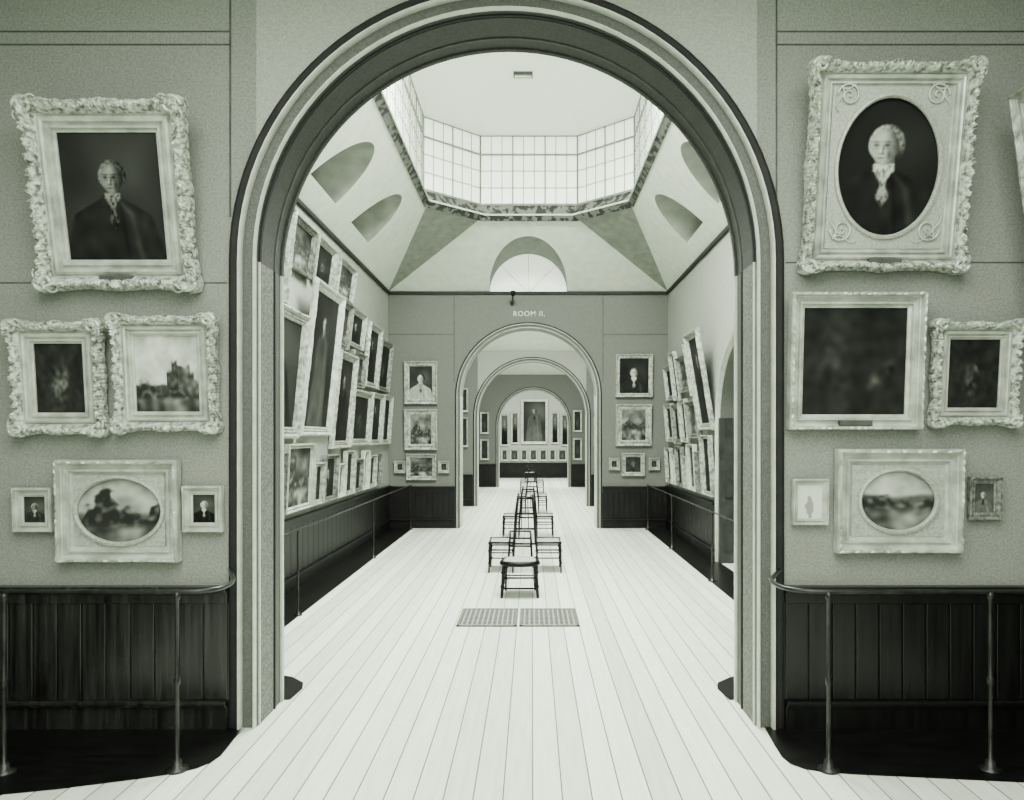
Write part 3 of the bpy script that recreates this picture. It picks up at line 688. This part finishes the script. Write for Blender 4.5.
# ------------------------------------------------------------ seating
def leg(p, q_, e, r0=.016, r1=.013):
    p, q_ = Vector(p), Vector(q_); pts = [p.lerp(q_, t) for t in (0,.08,.3,.34,.38,.7,.74,.78,1)]
    V, Fc = tubegeo(pts, [r1*.8,r1,r1*1.1,r1*1.7,r1*1.1,r0*1.1,r0*1.7,r0*1.1,r0], 8); return obj("leg", V, Fc, M_black, e, smooth=True)
def chair(x, y, rz, label):
    e = empty("side_chair", (x, y, 0), (0, 0, rz), label=label, category="chair")
    out = [(-.19,.20),(.19,.20),(.215,.05),(.225,-.12),(.20,-.19),(.12,-.225),(0,-.24),(-.12,-.225),(-.20,-.19),(-.225,-.12),(-.215,.05)]
    n = len(out)
    V = [(a*.90, b_*.90, .452) for a, b_ in out]+[(a*.90, b_*.90, .43) for a, b_ in out]
    obj("seat", V, [tuple(range(n))[::-1], tuple(range(n, 2*n))]+[(i, (i+1) % n, n+(i+1) % n, n+i) for i in range(n)], M_cane, e, label="pale woven cane seat")
    V, Fc = tubegeo([(a, b_, .420) for a, b_ in out], .032, 8, True); obj("seat_rail", V, Fc, M_black, e, smooth=True)
    for sx in (-1, 1):
        leg((sx*.225,-.22,0), (sx*.195,-.19,.42), e, .022, .019); leg((sx*.19,.25,0), (sx*.18,.20,.42), e)
    pr = []
    for z in (.12, .25):
        pr += [tubegeo([(-.215,-.212,z),(.215,-.212,z)], .012, 8), tubegeo([(-.21,-.21,z+.03),(-.185,.23,z+.03)], .009, 8), tubegeo([(.21,-.21,z+.03),(.185,.23,z+.03)], .009, 8)]
    pr.append(tubegeo([(-.19,.235,.2),(.19,.235,.2)], .009, 8)); V, Fc = merge(pr); obj("stretcher", V, Fc, M_black, e, smooth=True)
    pr = [tubegeo([(sx*.15,.20,.43),(sx*.14,.235,.62),(sx*.13,.27,.78)], [.016,.014,.012], 8) for sx in (-1, 1)]
    for z, yy in ((.58,.23),(.68,.25),(.77,.27)): pr.append(tubegeo([(-.135,yy,z),(0,yy+.01,z),(.135,yy,z)], .012, 8))
    V, Fc = merge(pr); obj("backrest", V, Fc, M_black, e, smooth=True)
    return e
def settee(x, y, L, label, W=.54, H=1.12):
    """double-sided bench: seats facing both side walls, shared tall back"""
    e = empty("double_settee", (x, y, 0), label=label, category="bench", group="double settees down the gallery")
    h1, h2, h3 = .45+(H-.45)*.27, .45+(H-.45)*.63, H-.02
    for s in (-1, 1):
        a, b_ = sorted((s*.16, s*W))
        boxes("seat", [(a+.01, b_-.01, .02, L-.02, .435, .447)], M_cane, e, bevel=.004, label="pale woven cane seat")
        pr = []
        for yy in (.02, L-.02):
            for z, r in ((.445,.016),(.34,.012),(.22,.010)): pr.append(tubegeo([(a,yy,z),(b_,yy,z)], r, 8))
        for z in (.445, .22): pr.append(tubegeo([(s*(W-.02),0,z),(s*(W-.02),L,z)], .011, 8))
        V, Fc = merge(pr); obj("stretcher", V, Fc, M_black, e, smooth=True)
        for yy in (.02, L-.02):
            leg((s*(W-.01),yy,0), (s*(W-.02),yy,.44), e, .015, .013); leg((s*.18,yy,0), (s*.17,yy,.44), e, .015, .013)
        pr = []
        for yy in (.02, L-.02): pr.append(tubegeo([(s*.16,yy,.43),(s*.135,yy,h2),(s*.105,yy,H)], [.022,.019,.016], 8))
        for z, xx in ((h1,.148),(h2,.135),(h3,.107)): pr.append(tubegeo([(s*xx,0,z),(s*xx,L,z)], .014, 8))
        k = int(L/.14)
        for i in range(1, k): pr.append(tubegeo([(s*.148,L*i/k,h1),(s*.107,L*i/k,h3)], .007, 6))
        if s == 1:
            for z, ww in ((.43,.16),(h1+.02,.148),(h2,.135),(h3,.107)): pr.append(tubegeo([(-ww,.02,z),(ww,.02,z)], .015, 8))
            for xx in (-.04, .04): pr.append(tubegeo([(xx*1.3,.02,h1+.02),(xx,.02,h3)], .008, 6))
        V, Fc = merge(pr); obj("backrest", V, Fc, M_black, e, smooth=True)
    return e
sl_ = "black wooden double-sided settee with tall slatted back on pale floor"
chair(PX(520,9.5), 9.52, 0, "dark wooden side chair with pale cane seat before the settee")
settee(PX(525,11), 11.0, .55, sl_)
settee(PX(528,14.6), 14.6, .65, sl_, .50, 1.0)
settee(PX(532,19.6), 19.6, .8, sl_, .40, .85); settee(PX(532,26.5), 26.5, .9, sl_, .42, .85)
chair(PX(530,33), 33, 0, "dark wooden side chair before the end wall")

# ------------------------------------------------------------ lights
def area(name, loc, sx, sy, p, rot=(0,0,0), col=(.97,1,.92)):
    l = bpy.data.lights.new(name, 'AREA'); l.shape = 'RECTANGLE'; l.size = sx; l.size_y = sy; l.energy = p; l.color = col
    o = bpy.data.objects.new(name, l); COL.objects.link(o); o.location = loc; o.rotation_euler = rot; return o
area("skylight_first_room", (0, .6, 5.22), 5.5, 5.6, 900)
area("window_light_first_room", (-.3, -3.8, 3.8), 5, 2.0, 180, rot=(math.radians(90),0,0))  # unseen fill lamp added behind the camera to brighten the front wall
area("skylight_lantern", (-.05, 9.4, 7.85), 3, 2.6, 2150)
area("skylight_lantern_wide", (-.05, 7.2, 5.75), 3.0, .9, 170, rot=(math.radians(40),0,0))  # extra area light below the near ceiling slope, outside the lantern
area("skylight_third_room", (0, 18.2, 5.5), 4.5, 1.8, 750)
area("skylight_fourth_room", (0, 24.5, 5.5), 4.5, 3.5, 1000)
area("skylight_fifth_room", (0, 32, 5.5), 4.5, 2.4, 1200)
w = bpy.data.worlds.new("World"); bpy.context.scene.world = w; w.use_nodes = True
w.node_tree.nodes["Background"].inputs[0].default_value = (.6, .65, .55, 1); w.node_tree.nodes["Background"].inputs[1].default_value = .6
# ------------------------------------------------------------ camera
cd = bpy.data.cameras.new("cam"); cam = bpy.data.objects.new("cam", cd); COL.objects.link(cam)
cam.location = (0, 0, 2); cam.rotation_euler = (math.pi/2, 0, 0)
cd.sensor_fit = 'HORIZONTAL'; cd.sensor_width = 36; cd.lens = F/1024*36
cd.shift_x = -(VX-512)/1024; cd.shift_y = (VY-400)/1024
bpy.context.scene.camera = cam
